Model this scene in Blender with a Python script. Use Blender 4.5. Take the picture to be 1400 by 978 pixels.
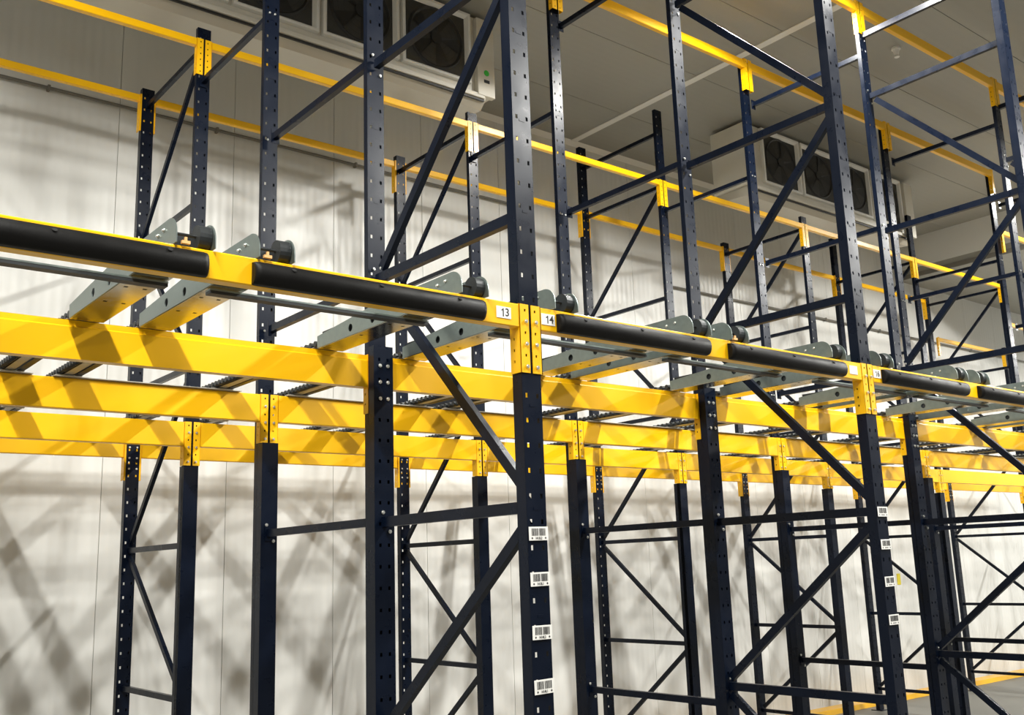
import bpy, bmesh, math, random
from mathutils import Vector, Matrix
random.seed(7)
for o in list(bpy.data.objects): bpy.data.objects.remove(o)
SC = bpy.context.scene
COL = SC.collection

# ------------------------------------------------------------------ camera
FPX = 1374.13
YAW, PITCH, ROLL = (math.radians(a) for a in (39.1875, 11.7053, -1.9607))
fw = Vector((math.sin(YAW)*math.cos(PITCH), math.cos(YAW)*math.cos(PITCH), math.sin(PITCH)))
r0_ = Vector((math.cos(YAW), -math.sin(YAW), 0)); u0_ = r0_.cross(fw)
rt = math.cos(ROLL)*r0_ + math.sin(ROLL)*u0_
up = -math.sin(ROLL)*r0_ + math.cos(ROLL)*u0_
cam = bpy.data.cameras.new('camera'); cam.sensor_fit = 'HORIZONTAL'; cam.sensor_width = 36
cam.lens = FPX/1400*36; cam.clip_start = .05; cam.clip_end = 200
co = bpy.data.objects.new('camera', cam); COL.objects.link(co)
M = Matrix((rt, up, -fw)).transposed().to_4x4(); M.translation = (-2.8322, -3.3368, 2.2176)
co.matrix_world = M
SC.camera = co

# ------------------------------------------------------------------ light
w = bpy.data.worlds.new('world'); SC.world = w; w.use_nodes = True
w.node_tree.nodes['Background'].inputs[0].default_value = (.9, .95, 1, 1)
w.node_tree.nodes['Background'].inputs[1].default_value = .05
SC.view_settings.view_transform = 'Standard'; SC.view_settings.look = 'None'
SC.view_settings.gamma = 1; SC.view_settings.use_curve_mapping = False
SC.view_settings.exposure = 0.12
LAMP_W = 85; SPOT_W = 325
for lx in (-3.3, 4.5, 12.4, 20.3):            # batten lamps running away from the aisle, three in a line
    for ly, lw in ((-4.3, 1.35), (-1.5, 1.1), (1.3, .6)):
        L = bpy.data.lights.new('batten_lamp', 'AREA'); L.shape = 'RECTANGLE'; L.size = .14; L.size_y = 1.5
        L.energy = LAMP_W*lw; L.color = (1, .985, .935)
        lo = bpy.data.objects.new('batten_lamp', L); COL.objects.link(lo); lo.location = (lx, ly, 7.48 if lx < 13 else 6.95)
        for dy in (-.42, .42):                    # wide spots added at each lamp to send more light sideways onto the walls
            L = bpy.data.lights.new('batten_added_spot', 'SPOT'); L.energy = SPOT_W*lw; L.color = (1, .985, .935)
            L.spot_size = math.radians(165); L.spot_blend = .1; L.shadow_soft_size = .11
            lo = bpy.data.objects.new('batten_added_spot', L); COL.objects.link(lo); lo.location = (lx, ly+dy, 7.46 if lx < 13 else 6.93)

# ------------------------------------------------------------------ materials
def nodes(m): return m.node_tree.nodes, m.node_tree.links
def mat(name, col, rough=.5, metal=0., spec=.5, var=0., vscale=6., bump=0., bscale=60., coat=0.):
    m = bpy.data.materials.new(name); m.use_nodes = True; N, L = nodes(m); b = N['Principled BSDF']
    b.inputs['Base Color'].default_value = (*col, 1); b.inputs['Roughness'].default_value = rough
    b.inputs['Metallic'].default_value = metal; b.inputs['Specular IOR Level'].default_value = spec
    b.inputs['Coat Weight'].default_value = coat; b.inputs['Coat Roughness'].default_value = .15
    if var or bump:
        tc = N.new('ShaderNodeTexCoord')
    if var:
        n = N.new('ShaderNodeTexNoise'); n.inputs['Scale'].default_value = vscale; n.inputs['Detail'].default_value = 4
        L.new(tc.outputs['Object'], n.inputs['Vector'])
        r = N.new('ShaderNodeMapRange'); r.inputs['To Min'].default_value = 1-var; r.inputs['To Max'].default_value = 1+var
        L.new(n.outputs['Fac'], r.inputs['Value'])
        mx = N.new('ShaderNodeMix'); mx.data_type = 'RGBA'; mx.blend_type = 'MULTIPLY'; mx.inputs['Factor'].default_value = 1
        mx.inputs['A'].default_value = (*col, 1); L.new(r.outputs['Result'], mx.inputs['B']); L.new(mx.outputs['Result'], b.inputs['Base Color'])
        r2 = N.new('ShaderNodeMapRange'); r2.inputs['To Min'].default_value = max(.05, rough-.12); r2.inputs['To Max'].default_value = rough+.12
        L.new(n.outputs['Fac'], r2.inputs['Value']); L.new(r2.outputs['Result'], b.inputs['Roughness'])
    if bump:
        n = N.new('ShaderNodeTexNoise'); n.inputs['Scale'].default_value = bscale; n.inputs['Detail'].default_value = 3
        L.new(tc.outputs['Object'], n.inputs['Vector'])
        bp = N.new('ShaderNodeBump'); bp.inputs['Strength'].default_value = bump; bp.inputs['Distance'].default_value = .004
        L.new(n.outputs['Fac'], bp.inputs['Height']); L.new(bp.outputs['Normal'], b.inputs['Normal'])
    return m
NAVY = mat('navy_paint', (.0023, .0054, .0145), .30, 0, .2, .12, 9, .03, 14, 0.)
YEL = mat('yellow_paint', (.95, .51, .002), .34, 0, .4, .05, 5, .06, 25, .15)
GALV = mat('galvanised_steel', (.27, .32, .305), .36, .85, .5, .18, 30, .08, 80)
GALM = mat('bright_galvanised_steel', (.52, .52, .47), .2, 1., .5, .12, 25)
GALD = mat('dull_galvanised_steel', (.52, .52, .48), .45, .5, .5, .2, 20)
DARK = mat('dark_steel', (.03, .034, .036), .45, .3, .5, .1, 10)
RUB = mat('black_rubber', (.004, .0036, .0032), .5, 0, .18, .1, 12, .1, 90)
HOLE = mat('recess_black', (.003, .003, .003), .9)
ZINC = mat('zinc_bolt', (.78, .78, .74), .28, .9)
WHITE = mat('white_sticker', (.85, .84, .80), .45)
PRINT = mat('black_print', (.012, .012, .012), .6)
CASE = mat('cooler_casing', (.72, .69, .60), .42, 0, .4, .06, 3)
TRAY = mat('cooler_tray', (.56, .53, .45), .4, .2, .4, .06, 3)
FANB = mat('fan_black', (.015, .015, .014), .5)
COILM = mat('coil_mesh', (.05, .05, .045), .6, .2, .5, .3, 25)
GREEN = mat('green_sticker', (.03, .55, .05), .5)
ORANGE = mat('orange_plastic', (.80, .45, .18), .5)
YTAG = mat('yellow_tag', (.75, .62, .03), .5)
PIPE = mat('grey_conduit', (.20, .19, .165), .5, .2)
TRIMW = mat('white_trim', (.86, .85, .80), .35)
def panel_mat(name, col, axis, period, amp, rough=.38, var=.04):
    m = mat(name, col, rough, 0, .4, var, .8); N, L = nodes(m); b = N['Principled BSDF']
    tc = N.new('ShaderNodeTexCoord'); wv = N.new('ShaderNodeTexWave'); wv.wave_type = 'BANDS'; wv.bands_direction = axis
    wv.inputs['Scale'].default_value = 2*math.pi/20/period*1.0; wv.inputs['Distortion'].default_value = 0
    L.new(tc.outputs['Object'], wv.inputs['Vector'])
    bp = N.new('ShaderNodeBump'); bp.inputs['Strength'].default_value = amp; bp.inputs['Distance'].default_value = .004
    L.new(wv.outputs['Fac'], bp.inputs['Height']); L.new(bp.outputs['Normal'], b.inputs['Normal'])
    return m
WALLM = panel_mat('wall_panel', (.80, .80, .765), 'X', .09, .6)
OPPM = mat('opposite_wall', (.10, .10, .105), .6, 0, .3, .2, .7)  # unseen wall for the racks opposite, kept dark to deepen the posts' blacks
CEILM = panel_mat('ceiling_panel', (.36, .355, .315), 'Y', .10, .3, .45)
SEAM = mat('seam_grey', (.42, .41, .37), .8)
def concrete():
    m = mat('concrete', (.20, .195, .175), .55, 0, .4, .16, 1.2, .1, 40); return m
CONC = concrete()

# ------------------------------------------------------------------ mesh helpers
CACHE = {}
def mesh_of(key, fn, *mats):
    if key in CACHE: return CACHE[key]
    bm = bmesh.new(); fn(bm); bmesh.ops.recalc_face_normals(bm, faces=bm.faces[:])
    me = bpy.data.meshes.new(str(key[0]) if isinstance(key, tuple) else key); bm.to_mesh(me); bm.free()
    for m in mats: me.materials.append(m)
    CACHE[key] = me; return me
def link(name, me, parent=None, loc=(0, 0, 0), rot=(0, 0, 0)):
    o = bpy.data.objects.new(name, me); COL.objects.link(o); o.location = loc; o.rotation_euler = rot
    if parent: o.parent = parent
    return o
def tag(o, label=None, cat=None, group=None, kind=None):
    if label: o['label'] = label
    if cat: o['category'] = cat
    if group: o['group'] = group
    if kind: o['kind'] = kind
    return o
def empty(name, loc, label, cat, group=None):
    return tag(link(name, None, None, loc), label, cat, group)
def box(bm, x0, x1, y0, y1, z0, z1, mi=0):
    v = [bm.verts.new((x, y, z)) for z in (z0, z1) for y in (y0, y1) for x in (x0, x1)]
    for q in ((0, 2, 3, 1), (4, 5, 7, 6), (0, 1, 5, 4), (2, 6, 7, 3), (0, 4, 6, 2), (1, 3, 7, 5)):
        f = bm.faces.new([v[i] for i in q]); f.material_index = mi
def bbox(x0, x1, y0, y1, z0, z1, b=.004):
    def fn(bm):
        box(bm, x0, x1, y0, y1, z0, z1); bmesh.ops.bevel(bm, geom=bm.edges[:], offset=b, segments=1, affect='EDGES')
    return fn
def sheet(bm, P, u0, u1, v0, v1, holes=(), thick=.003, mi=0):
    """flat plate in the (u,v) frame P(u,v)->point, with rectangular or round (w<0: radius) holes cut through"""
    us, vs = {u0, u1}, {v0, v1}
    for (a, b, hw, hh) in holes:
        r = abs(hw); us |= {a-r, a+r}; vs |= {b-(hh if hw > 0 else r), b+(hh if hw > 0 else r)}
    us, vs = sorted(us), sorted(vs); grid = {}
    def V(i, j):
        if (i, j) not in grid: grid[i, j] = bm.verts.new(P(us[i], vs[j]))
        return grid[i, j]
    fs = []
    hc = [(a, b, abs(hw), hh if hw > 0 else abs(hw), hw < 0) for a, b, hw, hh in holes]
    for i in range(len(us)-1):
        for j in range(len(vs)-1):
            cu, cv = (us[i]+us[i+1])/2, (vs[j]+vs[j+1])/2; h = None
            for k in hc:
                if abs(cu-k[0]) < k[2] and abs(cv-k[1]) < k[3]: h = k; break
            if h is None:
                fs.append(bm.faces.new((V(i, j), V(i+1, j), V(i+1, j+1), V(i, j+1))))
            elif h[4]:
                a, b, r = h[0], h[1], h[2]*.94; n = 16
                ring = [bm.verts.new(P(a+r*math.cos(2*math.pi*t/n+math.pi/4), b+r*math.sin(2*math.pi*t/n+math.pi/4))) for t in range(n)]
                cs = [V(i+1, j+1), V(i, j+1), V(i, j), V(i+1, j)]
                for s in range(4):
                    seg = [ring[(s*4+t) % n] for t in range(5)]
                    fs.append(bm.faces.new([cs[s]] + seg[:3])); fs.append(bm.faces.new([cs[s], seg[2], cs[(s+1) % 4]])); fs.append(bm.faces.new([cs[(s+1) % 4]] + seg[2:]))
    for f in fs: f.material_index = mi
    if thick:
        bmesh.ops.recalc_face_normals(bm, faces=fs); bmesh.ops.solidify(bm, geom=fs, thickness=thick)
    return fs
def extrude(bm, pts, axis, a0, a1, mi=0):
    """closed polygon pts in the plane across axis ('X': (y,z)), extruded a0..a1"""
    def P(a, p):
        return {'X': (a, p[0], p[1]), 'Y': (p[0], a, p[1]), 'Z': (p[0], p[1], a)}[axis]
    A = [bm.verts.new(P(a0, p)) for p in pts]; B = [bm.verts.new(P(a1, p)) for p in pts]; n = len(pts)
    for f in [bm.faces.new(A[::-1]), bm.faces.new(B)] + [bm.faces.new((A[i], A[(i+1) % n], B[(i+1) % n], B[i])) for i in range(n)]:
        f.material_index = mi
def cyl(bm, c, axis, r, h, n=10, r2=None, mi=0):
    """cylinder / cone frustum centred at c along unit axis"""
    ax = Vector(axis).normalized(); t = ax.orthogonal().normalized(); s = ax.cross(t); c = Vector(c); r2 = r if r2 is None else r2
    A = [bm.verts.new(c-ax*h/2+(t*math.cos(2*math.pi*i/n)+s*math.sin(2*math.pi*i/n))*r) for i in range(n)]
    B = [bm.verts.new(c+ax*h/2+(t*math.cos(2*math.pi*i/n)+s*math.sin(2*math.pi*i/n))*r2) for i in range(n)]
    for f in [bm.faces.new(A[::-1]), bm.faces.new(B)] + [bm.faces.new((A[i], A[(i+1) % n], B[(i+1) % n], B[i])) for i in range(n)]:
        f.material_index = mi

# ------------------------------------------------------------------ layout numbers
W = 2.7
YR = (0.0, 1.242, 2.638, 3.931, 5.223)
WALL_Y, CEIL_Z, LOW_Z, STEP_X = 5.87, 7.75, 7.04, 13.72
X0, X1, Y0 = -9.25, 26.4, -8.0

# ------------------------------------------------------------------ room
def struct(name, me, parent=None):
    o = link(name, me, parent)
    if not parent: o['kind'] = 'structure'
    return o
floor = struct('floor', mesh_of('floor', lambda bm: box(bm, X0, X1, Y0, WALL_Y+.1, -.2, 0), CONC))
wb = struct('wall_back', mesh_of('wall_back', lambda bm: box(bm, X0, X1, WALL_Y+.012, WALL_Y+.2, 0, CEIL_Z), SEAM))
pw = 1.15; k = 0; x = X0
while x < X1-.1:
    link('panel', mesh_of(('wall_panel', 'full'), bbox(.0025, pw-.0025, 0, .011, .0, CEIL_Z-.001, .002), WALLM), wb, (x, WALL_Y, 0)); x += pw
struct('wall_front', mesh_of('wall_front', lambda bm: box(bm, X0, X1, Y0-.2, Y0, 0, CEIL_Z), OPPM))
struct('wall_left', mesh_of('wall_left', lambda bm: box(bm, X0-.2, X0, Y0, WALL_Y, 0, CEIL_Z), SEAM))
struct('wall_right', mesh_of('wall_right', lambda bm: box(bm, X1, X1+.2, Y0, WALL_Y, 0, CEIL_Z), WALLM))
ce = struct('ceiling', mesh_of('ceiling', lambda bm: box(bm, X0, STEP_X+.12, Y0, WALL_Y+.1, CEIL_Z+.012, CEIL_Z+.2), SEAM))
yj = WALL_Y; STRIP_X = 5.82
while yj > Y0:
    y1 = yj; yj = (4.86 if y1 == WALL_Y else y1-1.22); ya = max(yj, Y0)
    for (a, b) in ((X0, STRIP_X), (STRIP_X, STEP_X)):
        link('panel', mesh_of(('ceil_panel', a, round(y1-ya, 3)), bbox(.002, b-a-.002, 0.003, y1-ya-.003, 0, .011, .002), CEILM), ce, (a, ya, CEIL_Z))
tag(link('trim_1', mesh_of('trim_1', bbox(STRIP_X-.05, STRIP_X+.05, Y0, WALL_Y-.002, CEIL_Z-.012, CEIL_Z-.0005, .003), TRIMW)), kind='structure')
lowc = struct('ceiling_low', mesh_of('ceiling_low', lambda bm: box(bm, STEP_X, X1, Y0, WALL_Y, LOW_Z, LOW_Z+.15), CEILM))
struct('wall_step', mesh_of('wall_step', lambda bm: box(bm, STEP_X, STEP_X+.1, Y0, WALL_Y, LOW_Z+.15, CEIL_Z), WALLM))
tag(link('trim_2', mesh_of('trim_2', bbox(STEP_X-.03, STEP_X, Y0, WALL_Y-.002, LOW_Z-.03, LOW_Z+.05, .003), PIPE)), kind='structure')
tag(link('trim_3', mesh_of('trim_3', lambda bm: extrude(bm, [(WALL_Y-.06, CEIL_Z-.001), (WALL_Y-.001, CEIL_Z-.001), (WALL_Y-.001, CEIL_Z-.06)], 'X', X0, STEP_X), TRIMW)), kind='structure')
kerb = mesh_of('kerb', lambda bm: extrude(bm, [(5.50, .001), (5.52, .07), (5.74, .07), (5.76, .001)], 'X', -6, 26), YEL)
tag(link('floor_kerb', kerb), 'long low yellow kerb on the floor along the back wall', 'kerb')
def conduit(x0, x1, z, label):
    def fn(bm): cyl(bm, ((x0+x1)/2, WALL_Y-.035, z), (1, 0, 0), .016, x1-x0, 10)
    o = tag(link('wall_conduit', mesh_of(('conduit', x0), fn, PIPE)), label, 'pipe', 'conduits on the back wall')
    n = int((x1-x0)/1.6)
    for i in range(n):
        xx = x0+.5+i*1.6
        link('clamp', mesh_of('clamp', bbox(-.012, .012, -.058, -.001, -.026, .026, .003), PIPE), o, (xx, WALL_Y, z))
conduit(-6, 4.9, 6.63, 'thin grey conduit high on the back wall, upper left of the photo')
conduit(7.6, 24, 6.0, 'thin grey conduit on the back wall behind the right-hand racks')

# ------------------------------------------------------------------ rack: posts, frames
HP = .11
def post_fn(z1, half, depth, z0=.006, holes=True, hz0=.09):
    def fn(bm):
        hs = []
        if holes:
            z = hz0 + math.ceil((z0+.04-hz0)/HP)*HP
            while z < z1-.03:
                hs += [(-.031, z, .0065, .0105), (.031, z, .0065, .0105)]; z += HP
        sheet(bm, lambda u, v: (u, 0, v), -half, half, z0, z1, hs, .003)
        for s in (-1, 1):
            box(bm, s*half-(.003 if s > 0 else 0), s*half+(.003 if s < 0 else 0), .001, depth, z0, z1)
            a = s*half; box(bm, min(a, a-s*.016), max(a, a-s*.016), depth-.003, depth, z0, z1)
        for i in range(int((z1-z0)/.45)):                      # pressed stiffening marks
            zz = z0+.2+i*.45
            box(bm, -.016, .016, -.0015, .001, zz-.006, zz+.006)
    return fn
def sleeve_fn(z1, half, depth, holes):
    def fn(bm):
        hs = []
        if holes:
            z = .145
            while z < z1-.05: hs += [(-.026, z, .007, .009), (.026, z, .007, .009)]; z += HP
        sheet(bm, lambda u, v: (u, 0, v), -half, half, .006, z1, hs, .003)
        box(bm, -half, -half+.003, .001, depth, .006, z1); box(bm, half-.003, half, .001, depth, .006, z1)
        box(bm, -half, half, depth-.003, depth, .006, z1)
    return fn
def foot(parent, y): link('foot_plate', mesh_of('foot_plate', bbox(-.09, .09, -.05, .12, .0005, .01, .002), NAVY), parent, (0, y, 0))
def hexbolts(key, spots, axis=(0, -1, 0), r=.011):
    def fn(bm):
        for s in spots:
            a = Vector(axis); cyl(bm, Vector(s)+a*.003, axis, r, .006, 6); cyl(bm, Vector(s)+a*.0075, axis, r*.6, .006, 8)
    return mesh_of(key, fn, ZINC)
def add_bolts(parent, key, spots, loc=(0, 0, 0), r=.011, axis=(0, -1, 0)):
    return tag(link('bolts', hexbolts(key, spots, axis, r), parent, loc), kind='stuff')
def channel(bm, p0, p1, w, d, t=.003):
    """U channel brace from p0 to p1 (y,z) in the frame plane: w in plane, d across X"""
    p0, p1 = Vector(p0), Vector(p1); e = (p1-p0).normalized(); n = Vector((-e.y, e.x))
    def bar(xa, xb, na, nb):
        vs = []
        for p in (p0, p1):
            for (xx, nn) in ((xa, na), (xb, na), (xb, nb), (xa, nb)):
                q = p+n*nn; vs.append(bm.verts.new((xx, q.x, q.y)))
        for q in ((0, 1, 2, 3), (7, 6, 5, 4), (0, 4, 5, 1), (1, 5, 6, 2), (2, 6, 7, 3), (3, 7, 4, 0)): bm.faces.new([vs[i] for i in q])
    bar(-d/2, -d/2+t, -w/2, w/2)
    bar(-d/2+t, d/2, w/2-t, w/2); bar(-d/2+t, d/2, -w/2, -w/2+t)
def brace(parent, name, key, p0, p1, w, d):
    return link(name, mesh_of(key, lambda bm: channel(bm, p0, p1, w, d), NAVY), parent)

LINES = {-1: 'out of view at left', 0: 'first line from left', 1: 'second line from left', 2: 'third line from left', 3: 'fourth line from left',
         4: 'fifth line from left', 5: 'sixth line from left', 6: 'rightmost line'}
NODES = (.30, 1.38, 2.465, 3.80, 5.10, 6.43)
# ---- front frames: rows 0 and 1
def barcode(parent, zc, code, marks):
    lab = link('barcode_label', mesh_of('barcode_sticker', bbox(-.0545, .0535, -.0035, -.0022, -.029, .029, .0004), WHITE), parent, (.0, 0, zc))
    lab.rotation_euler = (0, random.uniform(-.02, .02), 0)
    rnd = random.Random(code)
    def fn(bm):
        x = -.040
        while x < .040:
            wd = rnd.choice((.0012, .0012, .002, .003))
            if not -.003 < x < .001: box(bm, x, x+wd, -.0041, -.0034, -.009, .022)
            x += wd+rnd.choice((.0013, .0016, .0026))
        for s in (-1, 1):
            extrude(bm, [(s*.038-s*.006, -.019), (s*.038, -.014), (s*.038+s*.004, -.019), (s*.038, -.024)], 'Y', -.0041, -.0034)
        if not marks:
            for i in range(5): box(bm, -.018+i*.0075, -.013+i*.0075, -.0041, -.0034, -.0215, -.0165)
    link('bars', mesh_of(('bars', code), fn, PRINT), lab)
    if marks: text('code', marks, lab, (0, -.0042, -.0195), .011, PRINT)
def text(name, s, parent, loc, size, m):
    cu = bpy.data.curves.new('txt', 'FONT'); cu.body = s; cu.size = size*1.37; cu.align_x = 'CENTER'; cu.align_y = 'CENTER'; cu.extrude = .0004; cu.space_character = .86; cu.offset = .0006 if size > .02 else 0
    tmp = bpy.data.objects.new('txt', cu); COL.objects.link(tmp)
    me = bpy.data.meshes.new_from_object(tmp.evaluated_get(bpy.context.evaluated_depsgraph_get()))
    bpy.data.objects.remove(tmp); me.materials.clear(); me.materials.append(m)
    o = link(name, me, parent, loc, (math.pi/2, 0, 0)); return o
for i in range(-1, 5):
    t = empty('upright_frame', (W*i, 0, 0), 'navy perforated front upright frame with zigzag bracing, %s' % LINES[i], 'rack frame', 'front upright frames')
    link('post', mesh_of('post_front', post_fn(7.5, .055, .065), NAVY), t, (0, .006, 0)); foot(t, 0)
    link('post', mesh_of('post_second', post_fn(7.425, .055, .04), NAVY), t, (0, 1.306, 0)); foot(t, 1.27)
    link('post_sleeve', mesh_of('sleeve_second', sleeve_fn(3.41, .06, .06), NAVY) if 0 else mesh_of('sleeve_second', sleeve_fn(3.41, .06, .06, True), NAVY), t, (0, 1.242, 0))
    ya, yb = .04, 1.29
    for j, z in enumerate(NODES):
        brace(t, 'horizontal_brace', ('fh', j), (ya, z), (yb, z), .052, .036)
        if j:
            zl = NODES[j-1]; g = .05
            a, b = ((ya, zl+g), (yb-.05, z-g)) if j % 2 == 1 else ((yb-.05, zl+g), (ya, z-g))
            brace(t, 'diagonal_brace', ('fd', j), a, b, .05, .034)
    brace(t, 'horizontal_brace', ('fh', 'top'), (ya, 7.06), (yb, 7.06), .052, .036)
    sp = []
    for z in NODES[1:4]: sp += [(-.012, 1.24, z+.05), (.03, 1.24, z-.05)]
    for z in (3.12, 3.21, 3.30): sp += [(-.024, 1.24, z), (.024, 1.24, z)]
    add_bolts(t, 'bolts_second', sp)
    su = []
    for z in NODES[3:]: su += [(-.02, 1.304, z+.06), (.03, 1.304, z-.06)]
    add_bolts(t, 'bolts_second_up', su, r=.009)
    if i == 0:
        for zc, c in ((2.349, 'H13L2'), (2.158, 'H13L1'), (1.939, 'H14L2'), (1.721, 'H14L1')): barcode(t, zc, c, c)
    if i == 1:
        for zc, c in ((2.46, 'a'), (2.268, 'b'), (2.053, 'c'), (1.835, 'd')): barcode(t, zc, c, '')
# ---- single posts of row 2
for i in range(-1, 6):
    top = 7.42 if i < 5 else 6.6
    t = empty('rack_post', (W*i, YR[2], 0), 'single navy post of the middle row, %s' % LINES[i], 'rack post', 'single posts of the middle row')
    link('post', mesh_of(('post_mid', top), post_fn(top, .055, .04), NAVY), t, (0, .052, 0)); foot(t, .02)
    link('post_sleeve', mesh_of('sleeve_mid', sleeve_fn(3.04, .055, .075, False), NAVY), t, (0, -.024, 0))
    add_bolts(t, 'bolts_mid', [(-.02, -.026, 2.52), (.028, -.026, 2.42), (-.02, -.026, 1.31), (.028, -.026, 1.21)])
    add_bolts(t, 'bolts_mid_up', [(a, .05, z) for z in (3.79, 5.14, 6.1) for a in (-.02, .02)], r=.008)
# ---- rear frames: rows 3 and 4
RN = (.30, 1.36, 2.445, 3.775, 5.09, 6.40)
for i in range(-1, 7):
    top = {2: 7.33, 4: 7.12, 6: 5.95}.get(i, 6.565)
    t = empty('upright_frame', (W*i + (.02 if i == 6 else 0), YR[3], 0), 'navy perforated rear upright frame near the back wall, %s' % LINES[i], 'rack frame', 'rear upright frames')
    dy = YR[4]-YR[3]
    link('post', mesh_of(('post_r3', top), post_fn(top, .055, .04), NAVY), t, (0, .006, 0)); foot(t, 0)
    link('post', mesh_of(('post_r4', top), post_fn(top, .055, .06), NAVY), t, (0, dy, 0)); foot(t, dy)
    link('post_sleeve', mesh_of('sleeve_r3', sleeve_fn(3.02, .055, .085, False), NAVY), t, (0, -.002+.004, 0))
    ya, yb = .05, dy+.02
    for j, z in enumerate(RN):
        if z > top-.1: continue
        brace(t, 'horizontal_brace', ('rh', j), (ya, z), (yb, z), .042, .032)
        if j:
            zl = RN[j-1]; g = .045
            a, b = ((yb-.04, zl+g), (ya+.02, z-g)) if j % 2 == 1 else ((ya+.02, zl+g), (yb-.04, z-g))
            brace(t, 'diagonal_brace', ('rd', j), a, b, .04, .03)
    if top > 7.2: brace(t, 'horizontal_brace', ('rh', 't', top), (ya, top-.28), (yb, top-.28), .042, .032)
    add_bolts(t, 'bolts_r4', [(a, dy-.001, z) for z in (3.12, 3.21, 3.30) for a in (-.031, .031)], r=.009)
# ---- spacer bars between rows
def spacer(i, ya, yb, z, label, w=.045):
    key = ('spacer', round(ya, 2), w)
    def fn(bm):
        channel(bm, (0, 0), (yb-ya, 0), w, .036)
        box(bm, -.03, .03, -.002, .004, -.05, .05); box(bm, -.03, .03, yb-ya-.004, yb-ya+.002, -.05, .05)
    tag(link('spacer_bar', mesh_of(key, fn, NAVY), None, (W*i, ya, z)), label, 'spacer bar', 'spacer bars tying the rack rows')
HN = {1.265: 'lowest', 2.47: 'below the beams', 3.79: 'just above the rails', 5.14: 'mid height', 6.87: 'near the top'}
for i in range(-1, 5):
    for z, hn in HN.items():
        spacer(i, 1.352, 2.684 if z > 3.05 else 2.612, z, 'navy spacer bar, second to middle row, %s, %s' % (hn, LINES[i]))
for i in range(-1, 5):
    spacer(i, 2.736, 3.93, 6.10, 'navy spacer bar high between middle and fourth rows, %s' % LINES[i], .04)

# ------------------------------------------------------------------ beams
def conn_fn(zb, zt, side, gap=.008, wid=.054, dep=.07, hole=True, n=6):
    """L connector: side=-1 sits left of the post centre, +1 right; front plate at y=0"""
    def fn(bm):
        a, b = (gap, gap+wid)
        x0, x1 = (a, b) if side > 0 else (-b, -a)
        c = (x0+x1)/2 - side*.006; hs = []
        if hole:
            for k in range(n): hs.append((c, zt-.028-k*(zt-zb-.055)/(n-1), .005, .006))
        sheet(bm, lambda u, v: (u, 0, v), x0, x1, zb, zt, hs, .004)
        xf = x1 if side > 0 else x0
        fh = [(dep*.62, zt-.028-(k+.5)*(zt-zb-.055)/(n-1), .005, .006) for k in range(2, n-1)] if hole else []
        sheet(bm, lambda u, v: (xf, u, v), .0, dep, zb, zt, fh, .004)
    return fn
def beam_profile(h, d, kind):
    if kind == 'step': return [(0, 0), (d, 0), (d, h), (.012, h), (.012, h-.026), (.004, h-.034), (0, h-.034)]
    b = .005
    return [(b, 0), (d-b, 0), (d, b), (d, h-b), (d-b, h), (b, h), (0, h-b), (0, b)]
def beam(x0, x1, y, zt, h, d, czb, czt, label, group, kind='box', left=True, right=True, yoff=0., bolts=True, cat='rack beam', dep=.07, name='rack_beam', n=6):
    """one beam between two post lines; connectors at both ends; y is the connector front plane"""
    t = empty(name, (x0, y, 0), label, cat, group)
    L = x1-x0
    link('beam_body', mesh_of(('beam', round(L, 2), h, d, kind, round(zt, 3), yoff), lambda bm: extrude(bm, [(p[0]+yoff, p[1]+zt-h) for p in beam_profile(h, d, kind)], 'X', .0645, L-.0645), YEL), t)
    for s, on, xx in ((1, left, 0), (-1, right, L)):
        if not on: continue
        c = link('connector', mesh_of(('conn', s, czb, czt, dep, n), conn_fn(czb, czt, s, dep=dep, n=n), YEL), t, (xx, 0, 0))
        if bolts:
            cx = s*(.008+.027)-s*.006
            zs = [czt-.028-k*(czt-czb-.055)/(n-1) for k in range(1, n, 2)]
            add_bolts(c, ('cb', s, czb, czt, n), [(cx, -.004, z) for z in zs], r=.0095)
    return t
BAY = {-1: 'in the leftmost bay', 0: 'in the second bay from left', 1: 'in the third bay from left', 2: 'in the fourth bay from left', 3: 'in the fifth bay from left', 4: 'in the sixth bay from left', 5: 'in the rightmost bay'}
# bumpers on the front beam
def bumper_fn(L):
    def fn(bm):
        prof = []
        for k in range(9):
            a = math.pi*k/8; prof.append((-.048*math.sin(a)**.7, .045*math.cos(a)))
        secs = [(0, .62), (.006, .86), (.022, 1), (L-.022, 1), (L-.006, .86), (L, .62)]; R = []
        for x, s in secs:
            R.append([bm.verts.new((x, p[0]*s, p[1]*(.86+.14*s))) for p in prof])
        for A, B in zip(R, R[1:]):
            for k in range(8): bm.faces.new((A[k], A[k+1], B[k+1], B[k]))
            bm.faces.new((A[8], A[0], B[0], B[8]))
        bm.faces.new(R[0]); bm.faces.new(R[-1][::-1])
        for f in bm.faces: f.smooth = len(f.verts) == 4
    return fn
def screw_recess_fn(L):
    def fn(bm):
        a = math.pi*2.6/8; c = Vector((-.048*math.sin(a)**.7, .045*math.cos(a))); nrm = Vector((0, -.75, .66))
        for f in (.14, .5, .86): cyl(bm, (L*f, c.x, c.y), nrm, .009, .006, 12)  # raised black discs paint the dark of recessed screw holes
    return fn
NUM = {-1: ('12', '13'), 0: ('14', '15'), 1: ('16', '17'), 2: ('18', '19'), 3: ('20', '21')}
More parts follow.
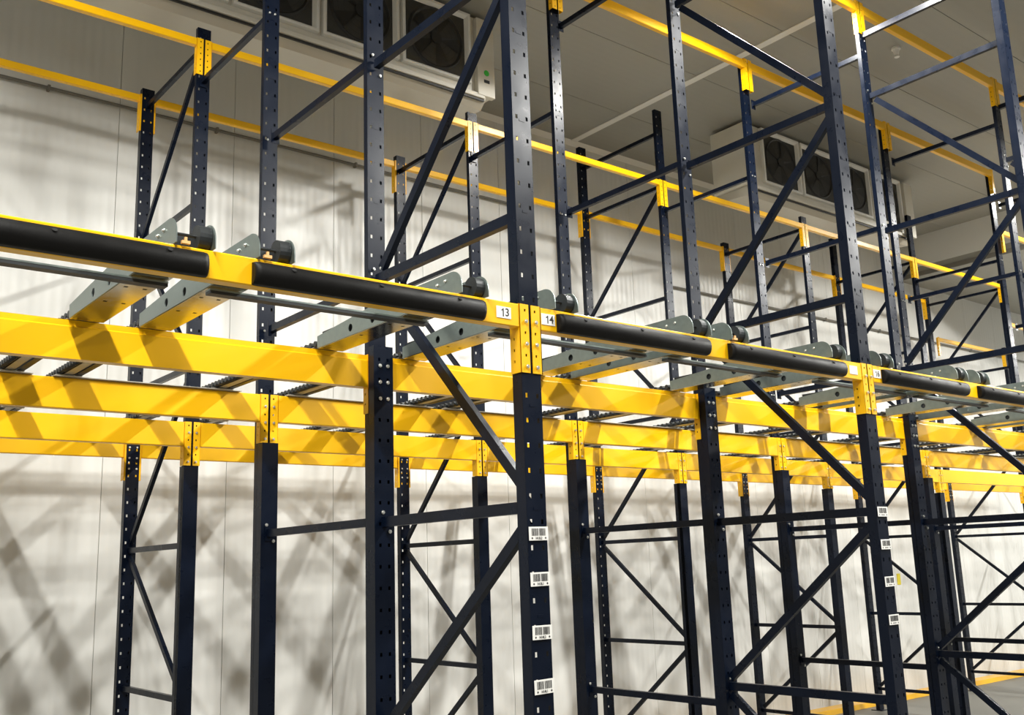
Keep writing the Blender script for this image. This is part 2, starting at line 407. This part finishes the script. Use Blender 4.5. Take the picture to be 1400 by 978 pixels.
for i in range(-1, 4):
    t = beam(W*i, W*i+W, 0, 3.36, .108, .055, 3.05, 3.362, 'yellow front beam with black rubber bumpers %s' % BAY[i], 'front beams with bumpers', yoff=.002)
    for a, b in ((.157, 1.2), (1.372, 2.432)):
        bu = link('bumper', mesh_of(('bumper', round(b-a, 3)), bumper_fn(b-a), RUB), t, (a, 0.0, 3.298))
        tag(link('screw_recesses', mesh_of(('screw_recesses', round(b-a, 3)), screw_recess_fn(b-a), HOLE), bu), kind='stuff')
    for k, (lx, s) in enumerate(((.108, NUM[i][0]), (W-.150, NUM[i][1]))):
        lab = link('number_label', mesh_of('number_sticker', bbox(-.04, .04, -.0012, 0.003, -.026, .026, .0003), WHITE), t, (lx, 0, 3.308))
        if s in ('13', '14', '16'):
            ox = .008 if s != '16' else .002
            link('digit', mesh_of('digit_one', lambda bm: extrude(bm, [(-.0006, -.0185), (.0052, -.0185), (.0052, .0185), (.0010, .0185), (-.0022, .0140), (-.0075, .0112), (-.0075, .0058), (-.0006, .0088)], 'Y', -.0018, -.0012), PRINT), lab, (ox-.014, 0, 0))
            text('digit', s[1], lab, (ox+.0105, -.0016, 0), .037, PRINT)
ROWN = {1: 'second', 2: 'third', 3: 'fourth', 4: 'backmost'}
for i in range(-1, 5):
    if i < 4: beam(W*i, W*i+W, 1.300, 3.368, .18, .055, 3.046, 3.37, 'deep yellow stepped beam of the second row %s' % BAY[i], 'main beams of the second row', 'step', bolts=False, dep=.05)
    beam(W*i, W*i+W, YR[2]-.002, 3.355, .178, .052, 3.04, 3.357, 'deep yellow beam of the third row %s' % BAY[i], 'main beams of the third row', dep=.055)
for i in range(-1, 6):
    beam(W*i, W*i+W, YR[3]-.004, 3.345, .182, .052, 3.022, 3.347, 'deep yellow beam of the fourth row %s' % BAY[i], 'main beams of the fourth row', dep=.07)
    t = beam(W*i, W*i+W, YR[4]+.004, 3.39, .175, .05, 3.022, 3.392, 'deep yellow beam of the backmost row %s' % BAY[i], 'main beams of the backmost row', yoff=.012, bolts=False, dep=.07)
    for c in t.children:
        if c.name.startswith('connector'): c.scale.x = 1.15
# top tie beams
for i in range(-1, 4):
    beam(W*i, W*i+W, 1.300, 7.40, .10, .05, 7.075, 7.42, 'slim yellow top beam of the second row %s' % BAY[i], 'top tie beams of the second row', bolts=False, dep=.05)
    beam(W*i, W*i+W, YR[2], 7.385, .095, .05, 7.045, 7.40, 'slim yellow top beam of the third row %s' % BAY[i], 'top tie beams of the third row', bolts=False, dep=.05)
beam(W*4, W*5, YR[2], 6.53, .065, .05, 6.21, 6.54, 'lowered slim yellow top beam of the third row at far right', 'top tie beams of the third row', bolts=False, dep=.05)
for i in range(-1, 5):
    beam(W*i, W*i+W, YR[3]-.002, 6.465, .065, .05, 6.155, 6.468, 'slim yellow top beam of the fourth row %s' % BAY[i], 'top tie beams of the fourth row', bolts=False, dep=.05)
    t = beam(W*i, W*i+W, YR[4]+.004, 6.505, .065, .05, 6.15, 6.507, 'slim yellow top beam of the backmost row %s' % BAY[i], 'top tie beams of the backmost row', yoff=.012, bolts=False, dep=.07)
    for c in t.children:
        if c.name.startswith('connector'): c.scale.x = 1.15
beam(W*5, W*6, YR[3]-.002, 5.84, .065, .05, 5.53, 5.842, 'lowered slim yellow top beam of the fourth row at far right', 'top tie beams of the fourth row', bolts=False, dep=.05)
t = beam(W*5+.2, W*6, YR[4]+.004, 5.865, .065, .05, 5.54, 5.868, 'lowered slim yellow top beam of the backmost row at far right', 'top tie beams of the backmost row', yoff=.012, bolts=False, dep=.06)

# ------------------------------------------------------------------ pallet rails
RW, RB, RT = .145, 3.362, 3.468
def side_plate_fn(bm):
    hs = [(.71, 3.40, -.021, 0), (.92, 3.40, -.021, 0)]
    slope = lambda u: RT-max(0, u-.69)*(.044/.572)
    P = lambda u, v: (0, u, v if v < RT-1e-6 else slope(u))
    fs = []
    n = 8; R = RT-RB
    arc = [(.055-.075*math.sin(math.pi/2*k/n)*1.0, RB+.03+(R-.03)*math.cos(math.pi/2*k/n)) for k in range(n+1)]
    pts = [(.055, RB)] + [(.055, RT)] + arc[1:] + [(-.02, RB)]
    f = bm.faces.new([bm.verts.new(P(*p)) for p in pts]); fs.append(f)
    pts = [(1.16, RB), (1.262, RB), (1.262, RB+.062), (1.16, slope(1.16))]
    fs.append(bm.faces.new([bm.verts.new(P(*p)) for p in pts]))
    bmesh.ops.recalc_face_normals(bm, faces=fs); bmesh.ops.solidify(bm, geom=fs, thickness=.004)
    sheet(bm, P, .055, 1.16, RB, RT, hs, .004)
def rail_bottom_fn(bm):
    hs = [(a, y, .008, .008) for y in (.35, .62, .88) for a in (.035, .11)]
    sheet(bm, lambda u, v: (u, v, RB), .0, RW, .062, 1.262, hs, .003)
def track_fn(bm):
    y0, y1 = 1.15, 5.20; z = RB+.012
    box(bm, .034, .092, y0, y1, z, z+.004); box(bm, .034, .038, y0, y1, z, z+.035); box(bm, .088, .092, y0, y1, z, z+.035)
    for yy in (1.33, 2.665, 3.955, 5.18): box(bm, .0, RW, yy-.02, yy+.02, RB+.010, RB+.0125)
def angle_fn(bm):
    box(bm, .105, .143, 1.27, 5.20, RB+.014, RB+.05)
def rollers_fn(bm):
    y = 1.20
    while y < 5.15:
        cyl(bm, (.016, y, RB+.03), (1, 0, 0), .016, .026, 8); y += .052
    box(bm, .028, .032, 1.15, 5.2, RB+.014, RB+.034)
def wheel_fn(bm):
    cyl(bm, (.112, .045, RB+.05), (1, 0, 0), .046, .045, 20); cyl(bm, (.072, .042, RB+.052), (1, 0, 0), .006, .134, 8)
RAILX = ((.140, 'outer left'), (1.085, 'inner left'), (1.395, 'inner right'), (2.315, 'outer right'))
for i in range(-1, 4):
    for k, (rx, rn) in enumerate(RAILX):
        t = empty('pallet_rail', (W*i+rx, 0, 0), 'galvanised pallet rail with rounded end plates, %s rail %s' % (rn, BAY[i]), 'rail', 'pallet rails')
        link('side_plate', mesh_of('side_plate', side_plate_fn, GALV), t)
        link('side_plate', mesh_of('side_plate', side_plate_fn, GALV), t, (RW-.004, 0, 0))
        link('bottom_plate', mesh_of('rail_bottom', rail_bottom_fn, GALM), t)
        link('stop_wheel', mesh_of('stop_wheel', wheel_fn, DARK), t)
        link('dark_insert', mesh_of('dark_insert', bbox(.012, .13, .13, 1.24, RB+.006, RB+.085, .003), DARK), t)  # dark insert added inside the rail so its side holes read dark
        link('track', mesh_of('track', track_fn, GALD), t)
        link('angle_strip', mesh_of('angle_strip', angle_fn, DARK), t)
        tag(link('rollers', mesh_of('rollers', rollers_fn, DARK), t), kind='stuff')
        add_bolts(t, 'rail_bolts', [(-.002, .10, RB+.075), (-.002, .16, RB+.07)], r=.008, axis=(-1, 0, 0))
        if (i, k) in ((-1, 1), (-1, 2), (0, 2)):
            def clip(bm):
                box(bm, .02, .05, -.014, .0, RB+.002, RB+.013); box(bm, .03, .038, -.014, -.004, RB+.013, RB+.026)
            link('orange_clip', mesh_of('orange_clip', clip, ORANGE), t)
    for nm, a, b in (('left', .142, 1.228), ('right', 1.397, 2.458)):
        def tie(bm, L=b-a):
            box(bm, 0, L, -.022, .026, -.007, 0); box(bm, .001, L-.001, -.021, .026, -.020, -.0073, 1)  # dark lower box paints in the shaded underside of the bar
        tag(link('tie_bar', mesh_of(('tie', round(b-a, 3)), tie, GALV, DARK), None, (W*i+a, .47, RB-.008)), 'thin galvanised tie bar under the %s rail pair front %s' % (nm, BAY[i]), 'tie bar', 'front tie bars under rails')
        def tie2(bm, L=b-a+.06):
            box(bm, 0, L, -.025, .03, 0, .004); box(bm, 0, L, .026, .03, .004, .009)
        tag(link('tie_bar', mesh_of(('tie2', round(b-a, 3)), tie2, GALD), None, (W*i+a-.02, YR[2]-.002, 3.358)), 'dark tie bar on the third row beam, %s pair %s' % (nm, BAY[i]), 'tie bar', 'rear tie bars under rails')

# ------------------------------------------------------------------ air coolers under the ceiling
def cooler(x0, label, green):
    zt, zb, yf, yb = 7.70, 6.86, 4.02, 4.60; L = 3.95
    t = empty('air_cooler', (x0, yf, 0), label, 'air cooler', 'ceiling air coolers')
    D = yb-yf
    link('casing', mesh_of('cooler_case', bbox(0, L, .045, D, zb, zt, .006), CASE), t)
    def tray(bm):
        extrude(bm, [(.0, zb-.005), (D+.0, zb-.005), (D+.0, zb-.10), (.10, zb-.13), (.02, zb-.055)], 'X', .05, L-.10)
    link('drip_tray', mesh_of('cooler_tray', tray, TRAY), t)
    link('tray_lip', mesh_of('tray_lip', bbox(.05, L-.12, -.005, .02, zb-.05, zb-.004, .003), CASE), t)
    link('pipe_groove', mesh_of('tray_groove', bbox(.05, L-.12, .012, .03, zb-.075, zb-.052, .002), FANB), t)
    for k in range(4):
        fx = .33+k*.845; fwd = .805; f0, f1 = zb+.075, zt-.01
        fr = link('fan_frame', mesh_of('fan_frame', frame_fn(fwd, f0, f1), TRIMW), t, (fx, 0, 0))
        link('coil_panel', mesh_of('coil_panel', bbox(.05, fwd-.05, .036, .042, f0+.05, f1-.05, .001), COILM), fr)
        link('fan_ring', mesh_of('fan_ring', ring_fn(fwd/2, (f0+f1)/2, .31), FANB), fr)
        link('fan_blades', mesh_of('fan_blades', blades_fn(fwd/2, (f0+f1)/2, .29), FANB), fr)
    for hx in (.25, L/2, L-.25):
        link('hanger', mesh_of('hanger', bbox(-.02, .02, .2, .26, zt, CEIL_Z-.001, .002), PIPE), t, (hx, 0, 0))
    link('end_panel', mesh_of('end_panel', bbox(L-.21, L+.005, -.012, .05, zb-.02, zt-.02, .004), CASE), t)
    if green:
        link('green_sticker', mesh_of('green_disc', lambda bm: cyl(bm, (L-.10, -.0135, zb+.23), (0, 1, 0), .032, .002, 20), GREEN), t)
        link('rating_plate', mesh_of('rating_plate', bbox(L-.135, L-.065, -.0145, -.0125, zb+.12, zb+.155, .0005), PRINT), t)
    else:
        link('end_panel', mesh_of('end_panel_l', bbox(-.004, .10, -.012, .05, zb-.02, zt-.005, .004), CASE), t)
        link('rating_plate', mesh_of('rating_plate_l', bbox(-.0005, .085, -.0145, -.0125, zb+.18, zb+.36, .0005), WHITE), t)
    return t
def frame_fn(wd, z0, z1):
    def fn(bm):
        o = [(0, z0), (wd, z0), (wd, z1), (0, z1)]; b = .055
        n = [(b, z0+b), (wd-b, z0+b), (wd-b, z1-b), (b, z1-b)]
        A = [bm.verts.new((p[0], 0, p[1])) for p in o]; B = [bm.verts.new((p[0], 0, p[1])) for p in [(q[0]*.93+wd/2*.07, q[1]*.93+(z0+z1)/2*.07) for q in o]]
        Cc = [bm.verts.new((p[0], .036, p[1])) for p in n]; Dd = [bm.verts.new((p[0], .045, p[1])) for p in o]
        for i in range(4):
            j = (i+1) % 4
            bm.faces.new((A[i], A[j], B[j], B[i])); bm.faces.new((B[i], B[j], Cc[j], Cc[i])); bm.faces.new((Dd[i], Dd[j], A[j], A[i]))
    return fn
def ring_fn(cx, cz, r):
    def fn(bm):
        n = 28; prof = [(r-.018, .030), (r, .018), (r+.02, .033)]; R = []
        for i in range(n):
            a = 2*math.pi*i/n; R.append([bm.verts.new((cx+p[0]*math.cos(a), p[1], cz+p[0]*math.sin(a))) for p in prof])
        for i in range(n):
            A, B = R[i], R[(i+1) % n]
            for k in range(2): bm.faces.new((A[k], A[k+1], B[k+1], B[k]))
        for g in range(1, 5):
            rr = r*g/5
            for i in range(n):
                a, b = 2*math.pi*i/n, 2*math.pi*(i+1)/n
                bm.faces.new([bm.verts.new((cx+q*math.cos(c), .020, cz+q*math.sin(c))) for q, c in ((rr, a), (rr+.004, a), (rr+.004, b), (rr, b))])
    return fn
def blades_fn(cx, cz, r):
    def fn(bm):
        cyl(bm, (cx, .028, cz), (0, 1, 0), .06, .014, 16)
        for k in range(5):
            a = 2*math.pi*k/5; q = []
            for (rr, da, y) in ((.05, -.25, .034), (r, -.32, .034), (r, .25, .024), (.05, .3, .026)):
                q.append(bm.verts.new((cx+rr*math.cos(a+da), y, cz+rr*math.sin(a+da))))
            bm.faces.new(q)
    return fn
cooler(-.90, 'long white ceiling air cooler with dark fans and a green sticker, upper left', True)
cooler(7.14, 'long white ceiling air cooler with dark fans at the right, between rack tops', False)
def spr(bm):
    cyl(bm, (0, 0, -.012), (0, 0, 1), .05, .024, 16); cyl(bm, (0, 0, -.055), (0, 0, 1), .022, .062, 12, .04); cyl(bm, (0, 0, -.10), (0, 0, 1), .03, .03, 12, .018)
for xx, lb in ((7.12, 'small white ceiling detector above the third bay'), (9.85, 'small white ceiling detector farther right, half hidden by a post')):
    tag(link('ceiling_detector', mesh_of('detector', spr, TRIMW), None, (xx, 1.89, CEIL_Z)), lb, 'detector', 'ceiling detectors')
tag(link('wall_tag', mesh_of('wall_tag', bbox(-.05, .05, -.01, -.0005, -.09, .09, .003), YTAG), None, (12.70, WALL_Y, 1.79)), 'small yellow tag on the back wall low at the right', 'tag')
